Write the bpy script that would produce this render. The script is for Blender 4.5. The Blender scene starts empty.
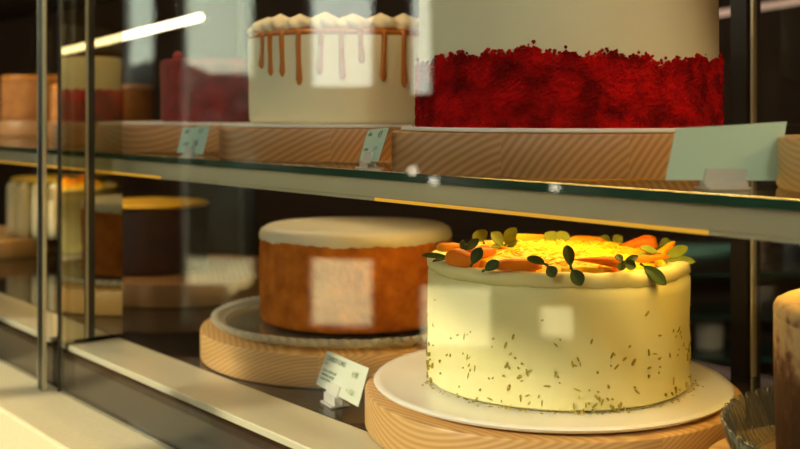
import bpy, bmesh, math, random
from mathutils import Vector, Matrix
random.seed(7)
S = bpy.context.scene
C = S.collection
PI = math.pi
EYE = 1.35
F = 1060.0
PXW, HOR = 800.0, 114.0

def PX(px, py, Y):
    """point seen at a picture position, at a distance Y in front of the camera"""
    return Vector(((px - 400) / F * Y, Y, EYE - (py - HOR) / F * Y))

# ------------------------------------------------------------------ materials
def new_mat(name):
    m = bpy.data.materials.new(name)
    m.use_nodes = True
    nt = m.node_tree
    for n in list(nt.nodes):
        nt.nodes.remove(n)
    out = nt.nodes.new('ShaderNodeOutputMaterial')
    return m, nt, out

def ramp(nt, stops):
    r = nt.nodes.new('ShaderNodeValToRGB')
    el = r.color_ramp.elements
    while len(el) < len(stops):
        el.new(0.5)
    for e, (p, c) in zip(el, stops):
        e.position = p
        e.color = (*c, 1)
    return r

def mat(name, col, rough=0.5, metal=0.0, col2=None, scale=30, detail=4, lo=0.35, hi=0.65, bump=0.0, bscale=60,
        spec=0.5, sss=0.0, stretch=(1, 1, 1)):
    m, nt, out = new_mat(name)
    b = nt.nodes.new('ShaderNodeBsdfPrincipled')
    b.inputs['Base Color'].default_value = (*col, 1)
    b.inputs['Roughness'].default_value = rough
    b.inputs['Metallic'].default_value = metal
    b.inputs['Specular IOR Level'].default_value = spec
    if sss:
        b.inputs['Subsurface Weight'].default_value = sss
        b.inputs['Subsurface Radius'].default_value = (0.01, 0.006, 0.003)
        b.inputs['Subsurface Scale'].default_value = 1.0
    tc = nt.nodes.new('ShaderNodeTexCoord')
    mp = nt.nodes.new('ShaderNodeMapping')
    mp.inputs['Scale'].default_value = stretch
    nt.links.new(tc.outputs['Object'], mp.inputs['Vector'])
    if col2 is not None:
        n = nt.nodes.new('ShaderNodeTexNoise')
        n.inputs['Scale'].default_value = scale
        n.inputs['Detail'].default_value = detail
        nt.links.new(mp.outputs[0], n.inputs['Vector'])
        r = ramp(nt, [(lo, col), (hi, col2)])
        nt.links.new(n.outputs[0], r.inputs[0])
        nt.links.new(r.outputs[0], b.inputs['Base Color'])
    if bump:
        n2 = nt.nodes.new('ShaderNodeTexNoise')
        n2.inputs['Scale'].default_value = bscale
        n2.inputs['Detail'].default_value = 6
        nt.links.new(mp.outputs[0], n2.inputs['Vector'])
        bp = nt.nodes.new('ShaderNodeBump')
        bp.inputs['Strength'].default_value = bump
        bp.inputs['Distance'].default_value = 0.003
        nt.links.new(n2.outputs[0], bp.inputs['Height'])
        nt.links.new(bp.outputs[0], b.inputs['Normal'])
    nt.links.new(b.outputs[0], out.inputs[0])
    return m

def emit(name, col, strength):
    m, nt, out = new_mat(name)
    e = nt.nodes.new('ShaderNodeEmission')
    e.inputs[0].default_value = (*col, 1)
    e.inputs[1].default_value = strength
    nt.links.new(e.outputs[0], out.inputs[0])
    return m

def glass(name, tint=(1, 1, 1), f0=0.05, haze=0.0, rough=0.0, hazecol=(0.8, 0.8, 0.75)):
    """thin clear glass: see-through plus a mirror reflection that grows at grazing angles"""
    m, nt, out = new_mat(name)
    L = nt.links
    geo = nt.nodes.new('ShaderNodeNewGeometry')
    dot = nt.nodes.new('ShaderNodeVectorMath'); dot.operation = 'DOT_PRODUCT'
    L.new(geo.outputs['Incoming'], dot.inputs[0]); L.new(geo.outputs['Normal'], dot.inputs[1])
    def M(op, a, bval=None):
        n = nt.nodes.new('ShaderNodeMath'); n.operation = op
        if isinstance(a, (int, float)): n.inputs[0].default_value = a
        else: L.new(a, n.inputs[0])
        if bval is not None:
            if isinstance(bval, (int, float)): n.inputs[1].default_value = bval
            else: L.new(bval, n.inputs[1])
        return n.outputs[0]
    c = M('ABSOLUTE', dot.outputs['Value'])
    k = M('POWER', M('SUBTRACT', 1.0, c), 5.0)
    fac = M('ADD', M('MULTIPLY', k, 1 - f0), f0)
    tr = nt.nodes.new('ShaderNodeBsdfTransparent'); tr.inputs[0].default_value = (*tint, 1)
    gl = nt.nodes.new('ShaderNodeBsdfGlossy'); gl.inputs['Roughness'].default_value = rough
    mx = nt.nodes.new('ShaderNodeMixShader')
    L.new(fac, mx.inputs[0]); L.new(tr.outputs[0], mx.inputs[1]); L.new(gl.outputs[0], mx.inputs[2])
    last = mx
    if haze:
        df = nt.nodes.new('ShaderNodeBsdfDiffuse'); df.inputs[0].default_value = (*hazecol, 1)
        m2 = nt.nodes.new('ShaderNodeMixShader'); m2.inputs[0].default_value = haze
        L.new(mx.outputs[0], m2.inputs[1]); L.new(df.outputs[0], m2.inputs[2])
        last = m2
    L.new(last.outputs[0], out.inputs[0])
    return m

def wood(name, light, dark, ring=140.0, stave=0.09, rough=0.45, seed=0.0):
    """edge-glued solid wood: curved growth rings that change slant from stave to stave"""
    m, nt, out = new_mat(name)
    L = nt.links
    b = nt.nodes.new('ShaderNodeBsdfPrincipled')
    b.inputs['Roughness'].default_value = rough
    tc = nt.nodes.new('ShaderNodeTexCoord')
    sep = nt.nodes.new('ShaderNodeSeparateXYZ'); L.new(tc.outputs['Object'], sep.inputs[0])
    fl = nt.nodes.new('ShaderNodeMath'); fl.operation = 'DIVIDE'; L.new(sep.outputs['X'], fl.inputs[0]); fl.inputs[1].default_value = stave
    ad = nt.nodes.new('ShaderNodeMath'); ad.operation = 'ADD'; L.new(fl.outputs[0], ad.inputs[0]); ad.inputs[1].default_value = 40.5 + seed
    f2 = nt.nodes.new('ShaderNodeMath'); f2.operation = 'FLOOR'; L.new(ad.outputs[0], f2.inputs[0])
    wn = nt.nodes.new('ShaderNodeTexWhiteNoise'); wn.noise_dimensions = '1D'; L.new(f2.outputs[0], wn.inputs['W'])
    fr = nt.nodes.new('ShaderNodeMath'); fr.operation = 'FRACT'; L.new(ad.outputs[0], fr.inputs[0])
    lx = nt.nodes.new('ShaderNodeMath'); lx.operation = 'MULTIPLY'; L.new(fr.outputs[0], lx.inputs[0]); lx.inputs[1].default_value = stave
    cmb = nt.nodes.new('ShaderNodeCombineXYZ'); L.new(lx.outputs[0], cmb.inputs[0]); L.new(sep.outputs['Y'], cmb.inputs[1]); L.new(sep.outputs['Z'], cmb.inputs[2])
    off = nt.nodes.new('ShaderNodeVectorMath'); off.operation = 'MULTIPLY_ADD'
    L.new(wn.outputs['Color'], off.inputs[0]); off.inputs[1].default_value = (0.10, 0.02, 0.05); off.inputs[2].default_value = (-0.17, 0, 0.07)
    va = nt.nodes.new('ShaderNodeVectorMath'); va.operation = 'ADD'
    L.new(cmb.outputs[0], va.inputs[0]); L.new(off.outputs[0], va.inputs[1])
    mp = nt.nodes.new('ShaderNodeMapping'); mp.inputs['Scale'].default_value = (1, 0.05, 1); L.new(va.outputs[0], mp.inputs[0])
    w = nt.nodes.new('ShaderNodeTexWave'); w.wave_type = 'RINGS'; w.rings_direction = 'Y'
    w.inputs['Scale'].default_value = ring; w.inputs['Distortion'].default_value = 1.2
    w.inputs['Detail'].default_value = 2; w.inputs['Detail Scale'].default_value = 0.6
    L.new(mp.outputs[0], w.inputs['Vector'])
    n = nt.nodes.new('ShaderNodeTexNoise'); n.inputs['Scale'].default_value = 22; n.inputs['Detail'].default_value = 5
    L.new(mp.outputs[0], n.inputs['Vector'])
    mixv = nt.nodes.new('ShaderNodeMath'); mixv.operation = 'MULTIPLY_ADD'
    L.new(n.outputs[0], mixv.inputs[0]); mixv.inputs[1].default_value = 0.5; 
    sc = nt.nodes.new('ShaderNodeMath'); sc.operation = 'MULTIPLY'; L.new(w.outputs['Fac'], sc.inputs[0]); sc.inputs[1].default_value = 0.55
    L.new(sc.outputs[0], mixv.inputs[2])
    r = ramp(nt, [(0.15, light), (0.5, tuple(0.5 * (a + c) for a, c in zip(light, dark))), (0.8, dark)])
    L.new(mixv.outputs[0], r.inputs[0])
    hsv = nt.nodes.new('ShaderNodeHueSaturation')
    vv = nt.nodes.new('ShaderNodeMapRange'); L.new(wn.outputs['Value'], vv.inputs[0]); vv.inputs[3].default_value = 0.8; vv.inputs[4].default_value = 1.15
    L.new(vv.outputs[0], hsv.inputs['Value']); L.new(r.outputs[0], hsv.inputs['Color'])
    L.new(hsv.outputs[0], b.inputs['Base Color'])
    L.new(b.outputs[0], out.inputs[0])
    return m

M = {}
M['clear_glass'] = glass('clear glass', (0.985, 0.99, 0.985), 0.052)
M['window_glass'] = glass('window glass', (0.95, 0.97, 0.96), 0.04)
M['shelf_glass'] = glass('shelf glass', (0.96, 0.985, 0.97), 0.05)
M['edge_glass'] = mat('green glass edge', (0.02, 0.075, 0.045), 0.12, spec=0.8)
M['bead_glass'] = glass('beaded glass', (0.88, 0.9, 0.84), 0.10, haze=0.42, rough=0.08, hazecol=(0.80, 0.77, 0.62))
M['plate_glass'] = glass('pressed glass', (0.86, 0.9, 0.84), 0.07, haze=0.06, rough=0.06)
M['rim_glass'] = glass('ribbed glass', (0.66, 0.72, 0.64), 0.14, haze=0.09, rough=0.03, hazecol=(0.6, 0.62, 0.52))
M['clip_plastic'] = glass('clip plastic', (0.93, 0.94, 0.9), 0.09, haze=0.42, rough=0.08, hazecol=(0.95, 0.93, 0.88))
M['tint_glass'] = glass('olive tinted glass', (0.82, 0.78, 0.60), 0.05)
M['mirror'] = mat('dark mirror steel', (0.42, 0.41, 0.33), 0.035, 1.0)
M['steel'] = mat('brushed steel', (0.80, 0.72, 0.48), 0.27, 0.5, (0.72, 0.64, 0.42), 40, stretch=(0.03, 1, 1), bump=0.02, bscale=300)
M['rail_steel'] = mat('satin steel rail', (0.78, 0.74, 0.55), 0.38, 0.2, (0.72, 0.68, 0.5), 30, stretch=(0.03, 1, 1))
M['black'] = mat('black metal', (0.012, 0.012, 0.011), 0.35, spec=0.4)
M['gasket'] = mat('dark gasket', (0.018, 0.022, 0.018), 0.3)
M['deck'] = mat('black glass deck', (0.022, 0.018, 0.012), 0.06, spec=0.6)
M['fascia'] = mat('brown lacquered panel', (0.034, 0.013, 0.003), 0.10, 0.0, (0.016, 0.006, 0.0015), 6, stretch=(0.3, 1, 1), spec=0.15)
M['stone'] = mat('cream stone', (0.88, 0.77, 0.49), 0.45, 0, (0.80, 0.69, 0.43), 220, lo=0.3, hi=0.75)
M['wood_red'] = wood('pale beech', (0.64, 0.335, 0.125), (0.41, 0.19, 0.06), 62, 0.085, seed=0.35)
M['wood_gold'] = wood('golden pine', (0.70, 0.44, 0.17), (0.52, 0.28, 0.09), 95, 0.11, seed=3.0)
M['card_white'] = mat('white cake card', (0.82, 0.80, 0.74), 0.5)
M['china'] = mat('white plate glaze', (0.88, 0.86, 0.80), 0.22, spec=0.4)
M['mint'] = mat('mint card stock', (0.41, 0.60, 0.50), 0.6)
M['white_card'] = mat('white card stock', (0.62, 0.66, 0.54), 0.6)
M['ink'] = mat('grey green print', (0.10, 0.16, 0.08), 0.7)
M['ink_pale'] = mat('pale olive print', (0.36, 0.42, 0.22), 0.7)
M['lime_frost'] = mat('lime buttercream', (0.80, 0.74, 0.35), 0.55, 0, (0.76, 0.69, 0.30), 12, bump=0.12, bscale=70)
M['lime_zest'] = mat('lime zest', (0.26, 0.22, 0.015), 0.6, 0, (0.46, 0.34, 0.02), 60)
M['curd'] = mat('yellow lemon shavings', (0.95, 0.68, 0.01), 0.5, 0, (0.92, 0.56, 0.01), 60, bump=0.5, bscale=120)
M['orange'] = mat('orange fruit', (0.72, 0.13, 0.004), 0.5, 0, (0.78, 0.22, 0.006), 40, spec=0.15)
M['orange_peel'] = mat('yellow orange fruit', (0.88, 0.40, 0.012), 0.5, 0, (0.85, 0.28, 0.01), 40, spec=0.15)
M['leaf_dark'] = mat('dark green leaf', (0.026, 0.055, 0.008), 0.5, 0, (0.045, 0.085, 0.012), 60, spec=0.25)
M['leaf_olive'] = mat('olive green leaf', (0.20, 0.24, 0.02), 0.5, 0, (0.13, 0.17, 0.02), 60, spec=0.25)
M['red'] = mat('red velvet crumb', (0.54, 0.004, 0.004), 0.9, 0, (0.17, 0.001, 0.001), 55, lo=0.36, hi=0.64, bump=0.7, bscale=200, spec=0.05)
M['white_frost'] = mat('cream cheese frosting', (0.79, 0.72, 0.47), 0.5, 0, (0.75, 0.67, 0.42), 10, bump=0.06, bscale=50)
M['piping'] = mat('piped buttercream', (0.82, 0.73, 0.48), 0.5)
M['caramel'] = mat('caramel sauce', (0.46, 0.15, 0.015), 0.25, spec=0.5)
M['carrot'] = mat('carrot sponge', (0.64, 0.185, 0.013), 0.85, 0, (0.40, 0.10, 0.006), 55, 6, 0.32, 0.66, 0.7, 150, spec=0.2)
M['carrot_icing'] = mat('carrot cake icing', (0.80, 0.72, 0.50), 0.42, 0, (0.76, 0.66, 0.42), 10)
M['choc'] = mat('chocolate sponge', (0.10, 0.036, 0.013), 0.85, 0, (0.26, 0.12, 0.055), 70, 5, bump=0.8, bscale=160, spec=0.2)
M['choc_dark'] = mat('dark chocolate', (0.035, 0.012, 0.006), 0.5, 0, (0.06, 0.02, 0.01), 30)
M['maroon'] = mat('maroon crumb', (0.20, 0.012, 0.010), 0.85, 0, (0.12, 0.008, 0.006), 60, bump=0.5, bscale=150)
M['orange_sponge'] = mat('orange sponge', (0.46, 0.18, 0.028), 0.8, 0, (0.34, 0.12, 0.02), 40, bump=0.4, bscale=120)
M['orange_glaze'] = mat('orange glaze', (0.70, 0.26, 0.03), 0.3)
M['olive_cake'] = mat('olive sponge', (0.16, 0.15, 0.04), 0.7)
M['yellow_glaze'] = mat('yellow glaze', (0.75, 0.50, 0.05), 0.3)
M['led'] = emit('warm light diffuser', (1.0, 0.62, 0.14), 21)
M['led_far'] = emit('dim warm light diffuser', (1.0, 0.60, 0.16), 8)
M['led_dim'] = emit('faint light diffuser', (1.0, 0.78, 0.45), 4.5)
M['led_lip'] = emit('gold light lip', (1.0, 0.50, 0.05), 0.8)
M['led_top'] = emit('canopy light diffuser', (1.0, 0.66, 0.34), 9)
M['tube'] = emit('lit tube', (1.0, 0.83, 0.55), 5)
M['globe'] = emit('lit globe', (0.97, 0.96, 0.76), 78)
M['globe_warm'] = emit('lit amber globe', (1.0, 0.66, 0.26), 44)
M['bench'] = wood('bench oak', (0.50, 0.21, 0.06), (0.26, 0.10, 0.028), 30, 0.22)
M['dot'] = emit('bulb glow', (1.0, 0.92, 0.68), 9)
M['wall'] = mat('brown plaster wall', (0.070, 0.031, 0.011), 0.8)
M['wall_dark'] = mat('dark wall paint', (0.06, 0.033, 0.018), 0.8)
M['ceiling'] = mat('dark ceiling', (0.06, 0.045, 0.03), 0.9)
M['floor'] = wood('floor boards', (0.16, 0.08, 0.035), (0.08, 0.04, 0.015), 20, 0.16, 0.35)
M['pavement'] = mat('pale pavement', (0.96, 0.76, 0.42), 0.9, 0, (0.90, 0.70, 0.38), 2)
M['facade'] = mat('pale blue grey facade', (0.72, 0.80, 0.80), 0.9)
M['bush'] = mat('dark bush', (0.025, 0.03, 0.02), 0.8)
M['counter_dark'] = mat('dark counter', (0.03, 0.022, 0.016), 0.3)
M['mug'] = mat('grey white mug', (0.6, 0.58, 0.52), 0.3)
M['teal_glass'] = mat('dark teal glass', (0.02, 0.075, 0.06), 0.15)
M['teal'] = mat('pale teal tray', (0.10, 0.22, 0.18), 0.4)
M['pitcher'] = mat('steel pitcher', (0.6, 0.56, 0.5), 0.25, 1.0)
M['bottle'] = mat('dark blue bottle', (0.02, 0.035, 0.05), 0.15)
M['berry'] = mat('red berry', (0.30, 0.015, 0.01), 0.5)

# ------------------------------------------------------------------ mesh helpers
def obj(name, bm, m, parent=None, smooth=False, auto=None):
    me = bpy.data.meshes.new(name)
    bmesh.ops.recalc_face_normals(bm, faces=bm.faces[:])
    bm.to_mesh(me); bm.free()
    mats = m if isinstance(m, (list, tuple)) else [m]
    for x in mats: me.materials.append(x)
    o = bpy.data.objects.new(name, me)
    C.objects.link(o)
    if parent is not None: o.parent = parent
    if smooth:
        for p in me.polygons: p.use_smooth = True
        if auto is not None:
            me.set_sharp_from_angle(angle=math.radians(auto))
    return o

def tag(o, label=None, cat=None, group=None, kind=None):
    if label: o['label'] = label
    if cat: o['category'] = cat
    if group: o['group'] = group
    if kind: o['kind'] = kind
    return o

def thing(name, label, cat, loc, rotz=0.0, group=None):
    o = bpy.data.objects.new(name, None)
    o.empty_display_size = 0.05
    o.location = loc; o.rotation_euler = (0, 0, rotz)
    C.objects.link(o)
    return tag(o, label, cat, group)

def box(bm, x0, x1, y0, y1, z0, z1, bevel=0.0):
    vs = [bm.verts.new(p) for p in ((x0, y0, z0), (x1, y0, z0), (x1, y1, z0), (x0, y1, z0),
                                    (x0, y0, z1), (x1, y0, z1), (x1, y1, z1), (x0, y1, z1))]
    fs = [bm.faces.new([vs[i] for i in q]) for q in ((3, 2, 1, 0), (4, 5, 6, 7), (0, 1, 5, 4), (1, 2, 6, 5), (2, 3, 7, 6), (3, 0, 4, 7))]
    if bevel:
        es = set(e for f in fs for e in f.edges)
        bmesh.ops.bevel(bm, geom=list(es), offset=bevel, segments=2, affect='EDGES', profile=0.5)
    return bm

def bx(*a, **k):
    return box(bmesh.new(), *a, **k)

def lathe(prof, n=96, mod=None, cap0=True, cap1=True, bm=None):
    """revolve (r, z) profile; mod(theta, i, r, z) -> (r, z)"""
    bm = bm or bmesh.new()
    rings = []
    for i, (r, z) in enumerate(prof):
        ring = []
        for k in range(n):
            t = 2 * PI * k / n
            rr, zz = mod(t, i, r, z) if mod else (r, z)
            ring.append(bm.verts.new((rr * math.cos(t), rr * math.sin(t), zz)))
        rings.append(ring)
    for a, b in zip(rings, rings[1:]):
        for k in range(n):
            k2 = (k + 1) % n
            bm.faces.new((a[k], a[k2], b[k2], b[k]))
    if cap0:
        c = bm.verts.new((0, 0, sum(v.co.z for v in rings[0]) / n))
        for k in range(n): bm.faces.new((c, rings[0][(k + 1) % n], rings[0][k]))
    if cap1:
        c = bm.verts.new((0, 0, sum(v.co.z for v in rings[-1]) / n))
        for k in range(n): bm.faces.new((c, rings[-1][k], rings[-1][(k + 1) % n]))
    return bm

def drum(R, z0, z1, bev=0.004, nz=1, n=96, wob=0.0, seed=1, topz=0.0):
    """upright cylinder with rounded rims and a slight hand-made waviness"""
    prof = [(R - bev, z0), (R - 0.3 * bev, z0 + 0.3 * bev), (R, z0 + bev)]
    for i in range(1, nz): prof.append((R, z0 + bev + (z1 - z0 - 2 * bev) * i / nz))
    prof += [(R, z1 - bev), (R - 0.3 * bev, z1 - 0.3 * bev), (R - bev, z1), (R * 0.5, z1 + topz)]
    rnd = random.Random(seed)
    ph = [rnd.uniform(0, 6.28) for _ in range(8)]
    def mod(t, i, r, z):
        w = wob * (math.sin(3 * t + ph[0] + z * 20) + 0.6 * math.sin(7 * t + ph[1] - z * 35) + 0.4 * math.sin(13 * t + ph[2] + z * 90))
        return r + w * (r / R), z
    return lathe(prof, n, mod if wob else None)

def tube(bm, pts, radii, n=10, cap=True):
    pts = [Vector(p) for p in pts]
    if not isinstance(radii, (list, tuple)): radii = [radii] * len(pts)
    rings = []
    tot = (pts[-1] - pts[0]).normalized()
    up = Vector((0, 0, 1)) if abs(tot.z) < 0.9 else Vector((0.31, 0.95, 0))
    for i, p in enumerate(pts):
        d = (pts[min(i + 1, len(pts) - 1)] - pts[max(i - 1, 0)]).normalized()
        u = d.cross(up)
        if u.length < 1e-3: u = d.cross(Vector((0, 1, 0)))
        u.normalize(); v = u.cross(d).normalized()
        rings.append([bm.verts.new(p + radii[i] * (math.cos(2 * PI * k / n) * u + math.sin(2 * PI * k / n) * v)) for k in range(n)])
    for a, b in zip(rings, rings[1:]):
        for k in range(n):
            bm.faces.new((a[k], a[(k + 1) % n], b[(k + 1) % n], b[k]))
    if cap:
        bm.faces.new(rings[0][::-1]); bm.faces.new(rings[-1])
    return bm

_ICO = {}
def ico(bm, c, r, sub=1, jitter=0.0, rnd=random, squash=(1, 1, 1)):
    if sub not in _ICO:
        t = bmesh.new(); bmesh.ops.create_icosphere(t, subdivisions=sub, radius=1.0)
        t.verts.index_update()
        _ICO[sub] = ([v.co.copy() for v in t.verts], [[v.index for v in f.verts] for f in t.faces]); t.free()
    vs, fs = _ICO[sub]
    nv = []
    for v in vs:
        k = r * (1 + (rnd.uniform(-jitter, jitter) if jitter else 0))
        nv.append(bm.verts.new((v.x * squash[0] * k + c[0], v.y * squash[1] * k + c[1], v.z * squash[2] * k + c[2])))
    for f in fs: bm.faces.new([nv[i] for i in f])
    return nv

# ------------------------------------------------------------------ camera
cd = bpy.data.cameras.new('camera')
cam = bpy.data.objects.new('camera', cd)
C.objects.link(cam)
cam.location = (0, 0, EYE)
cam.rotation_euler = (PI / 2, 0, 0)
cd.sensor_fit = 'HORIZONTAL'; cd.sensor_width = 36
cd.lens = 36 * F / PXW
cd.shift_x = 0.0
cd.shift_y = -(449 / 2 - HOR) / PXW
cd.clip_start = 0.02; cd.clip_end = 100
cd.dof.use_dof = True
cd.dof.focus_distance = 0.80
cd.dof.aperture_fstop = 6.3
S.camera = cam

# ------------------------------------------------------------------ room
def struct(name, bm, m, parent=None, smooth=False):
    o = obj(name, bm, m, parent, smooth)
    if parent is None: o['kind'] = 'structure'
    return o

XL, XR, YF, YB, ZC = -2.5, 2.6, -2.2, 4.2, 3.0
struct('floor', bx(XL - .1, XR + .1, YF - .1, YB + .1, -0.1, 0), M['floor'])
struct('ceiling', bx(XL - .1, XR + .1, YF - .1, YB + .1, ZC, ZC + 0.1), M['ceiling'])
struct('wall_back', bx(XL - .1, XR + .1, YB, YB + 0.1, 0, ZC), M['wall_dark'])
struct('wall_front', bx(XL - .1, XR + .1, YF - 0.1, YF, 0, ZC), M['wall'])
struct('wall_right', bx(XR, XR + 0.1, YF, YB, 0, ZC), M['wall'])
# left wall, pierced by windows and added sun openings (y0, y1, z0, z1)
WIN = [(2.03, 2.15, 1.42, 2.75), (1.69, 1.95, 0.66, 2.75), (1.30, 1.525, 1.425, 2.75), (1.115, 1.20, 1.40, 2.75),
       (1.30, 1.525, 0.67, 0.905), (0.93, 1.17, 0.62, 0.83), (0.68, 0.80, 0.66, 0.78),
       (-0.80, 0.02, 1.80, 2.33), (0.08, 0.36, 1.80, 2.178), (0.372, 0.56, 1.80, 2.035)]  # unseen high openings, added and sized to shape the sun patches
def pierced(x0, x1, ya, yb, za, zb, holes):
    ys = sorted({ya, yb, *[h[0] for h in holes], *[h[1] for h in holes]})
    zs = sorted({za, zb, *[h[2] for h in holes], *[h[3] for h in holes]})
    bm = bmesh.new()
    for a, b in zip(ys, ys[1:]):
        run = None
        for c, d in list(zip(zs, zs[1:])) + [(None, None)]:
            solid = c is not None and not any(h[0] <= (a + b) / 2 <= h[1] and h[2] <= (c + d) / 2 <= h[3] for h in holes)
            if solid: run = (run[0], d) if run else (c, d)
            elif run:
                box(bm, x0, x1, a, b, *run); run = None
    return bm
struct('wall_left', pierced(XL - 0.08, XL, YF, YB, 0, ZC, WIN), M['wall'])
for i, (a, b, c, d) in enumerate(WIN):
    fr = bmesh.new(); t = 0.012
    for q in ((a, b, c, c + t), (a, b, d - t, d), (a, a + t, c + t, d - t), (b - t, b, c + t, d - t)):
        box(fr, XL - 0.06, XL - 0.02, *q)
    w = struct('window_%d' % (i + 1), fr, M['black'])
    obj('window_pane', bx(XL - 0.043, XL - 0.037, a + t, b - t, c + t, d - t), M['window_glass'], w)
g = struct('pavement', bx(-30, XL - 0.1, -18, 22, -0.12, -0.02), M['pavement'])

# ------------------------------------------------------------------ display case (local x = towards the near right end, y = into the case)
PXp, PYp = -0.0687, 0.832
dx, dy = -0.635, 0.7725
ROT = math.atan2(-dy, -dx)
case = thing('display_case', 'long glass fronted cake display case with glass upper shelf and steel rails', 'display case', (PXp, PYp, 0), ROT)
def LW(s, w, z):
    return Vector((PXp + dx * s + dy * w, PYp + dy * s - dx * w, z))
DECK = EYE - 0.258
LEDGE = EYE - 0.311
SHELF = EYE - 0.0453
TOPZ = EYE + 0.24
S0, S1, SM = -0.62, 2.3, 0.47
def cb(s0, s1, w0, w1, z0, z1, bevel=0.0, bm=None):
    return box(bm or bmesh.new(), -s1, -s0, w0, w1, z0, z1, bevel)
obj('deck', cb(S0, S1, 0.0525, 0.47, DECK - 0.02, DECK), M['deck'], case)
obj('front_rail', cb(S0, SM - 0.004, -0.009, 0.052, DECK - 0.007, DECK - 0.0002, 0.001), M['rail_steel'], case)
obj('front_rail', cb(SM + 0.05, S1, -0.009, 0.052, DECK - 0.007, DECK - 0.0002, 0.001), M['rail_steel'], case)
obj('fascia', cb(S0, S1, -0.0088, 0.029, LEDGE + 0.0005, DECK - 0.0075), M['fascia'], case)
obj('front_glass', cb(S0, SM - 0.004, -0.018, -0.0115, LEDGE + 0.0005, TOPZ), M['clear_glass'], case)
obj('front_glass', cb(SM + 0.034, S1, -0.018, -0.0115, LEDGE + 0.0005, TOPZ), M['clear_glass'], case)
FW0, FW1 = -0.0144, 0.0577
e = obj('end_panel', cb(SM, SM + 0.005, FW0, FW1, DECK + 0.0035, SHELF - 0.024), M['mirror'], case); tag(e, 'dark mirrored strip reflecting the lime cake')
e = obj('end_glass', cb(SM, SM + 0.005, FW0, FW1, SHELF - 0.0235, TOPZ), M['tint_glass'], case); tag(e, 'olive tinted upright glass strip')  # tinted pane replaces the upper half of the mirror
obj('end_panel_foot', cb(SM, SM + 0.005, FW0, 0.0, LEDGE + 0.0005, DECK + 0.003), M['mirror'], case)
obj('edge_seal', cb(SM - 0.004, SM, 0.0150, 0.0225, DECK + 0.0035, TOPZ), M['gasket'], case)
obj('seal_trim', cb(SM - 0.0035, SM, 0.0130, 0.0148, DECK + 0.0035, TOPZ), M['steel'], case)
obj('corner_post', cb(SM + 0.018, SM + 0.030, -0.0300, -0.0260, LEDGE + 0.0005, TOPZ), M['gasket'], case)
pt = bmesh.new()
cb(SM + 0.0302, SM + 0.0325, -0.0300, -0.0260, LEDGE + 0.0005, TOPZ, bm=pt)
cb(SM + 0.0155, SM + 0.0178, -0.0300, -0.0260, LEDGE + 0.0005, TOPZ, bm=pt)
obj('post_trim', pt, M['steel'], case)
obj('edge_trim', cb(SM + 0.0005, SM + 0.004, FW0 - 0.0035, FW0 - 0.0002, LEDGE + 0.0005, TOPZ), M['gasket'], case)
# upper shelf
def two(bm):
    for f in bm.faces:
        f.material_index = 0 if abs(f.normal.z) > 0.5 else 1
    return bm
sb = cb(S0, S1, 0.042, 0.44, SHELF - 0.006, SHELF); sb.normal_update()
obj('glass_shelf', two(sb), [M['shelf_glass'], M['edge_glass']], case)
rl = cb(S0, S1, 0.046, 0.056, SHELF - 0.0215, SHELF - 0.0062, 0.0008)
rail_o = obj('shelf_rail', rl, M['steel'], case)
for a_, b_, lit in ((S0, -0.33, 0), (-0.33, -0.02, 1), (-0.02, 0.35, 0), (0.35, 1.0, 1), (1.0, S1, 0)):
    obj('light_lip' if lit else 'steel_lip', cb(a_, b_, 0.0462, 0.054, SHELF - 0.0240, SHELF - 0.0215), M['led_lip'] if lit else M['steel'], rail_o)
obj('shelf_light_strip', cb(-0.36, 0.06, 0.17, 0.19, SHELF - 0.016, SHELF - 0.010), M['led'], case)
obj('shelf_light_strip', cb(0.10, 0.42, 0.17, 0.19, SHELF - 0.016, SHELF - 0.010), M['led_dim'], case)  # dim stretch added to brighten the carrot icing
obj('shelf_light_strip', cb(0.62, 1.2, 0.17, 0.19, SHELF - 0.016, SHELF - 0.010), M['led_far'], case)
obj('shelf_light_housing', cb(S0, S1, 0.165, 0.195, SHELF - 0.010, SHELF - 0.0062), M['steel'], case)
# canopy and rear frame
obj('canopy', cb(S0, S1, -0.012, 0.49, TOPZ, TOPZ + 0.03), M['black'], case)
obj('canopy_light_strip', cb(S0, S1, 0.08, 0.11, TOPZ - 0.008, TOPZ), M['led_top'], case)
for s, wd in ((-0.0885, 0.018), (0.86, 0.018), (1.8, 0.018), (S0 + 0.01, 0.018)):
    obj('rear_post', cb(s - wd / 2, s + wd / 2, 0.45, 0.475, DECK - 0.3, TOPZ), M['black'], case)
obj('rear_door_edge', cb(-0.1035, -0.1005, 0.452, 0.458, DECK, TOPZ), M['steel'], case)
obj('rear_door_glass', cb(S0 + 0.02, -0.104, 0.453, 0.458, DECK, TOPZ), M['clear_glass'], case)
obj('base_cabinet', cb(S0, S1, 0.03, 0.47, 0.0, DECK - 0.02), M['fascia'], case)

# stone ledge running along the case
led = obj('stone_counter', cb(S0, S1, -0.090, -0.0093, 0.0, LEDGE, 0.003), M['stone'])
led.location = (PXp, PYp, 0); led.rotation_euler = (0, 0, ROT)
tag(led, 'cream stone counter ledge along the foot of the glass case', 'counter')

# ------------------------------------------------------------------ boards, plates
def board(loc, R, h, m, label, rot=0.0, group='round wooden cake boards'):
    o = obj('wooden_board', drum(R, 0, h, 0.0025, n=128), m, None, True, 35)
    o.location = (loc[0], loc[1], loc[2] + 0.0004); o.rotation_euler = (0, 0, rot)
    return tag(o, label, 'cake board', group)
def card_disc(loc, R, label, h=0.003):
    o = obj('cake_card', drum(R, 0, h, 0.0008, n=96), M['card_white'], None, True, 35)
    o.location = loc
    return tag(o, label, 'cake card', 'white cardboard discs under cakes')

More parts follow.
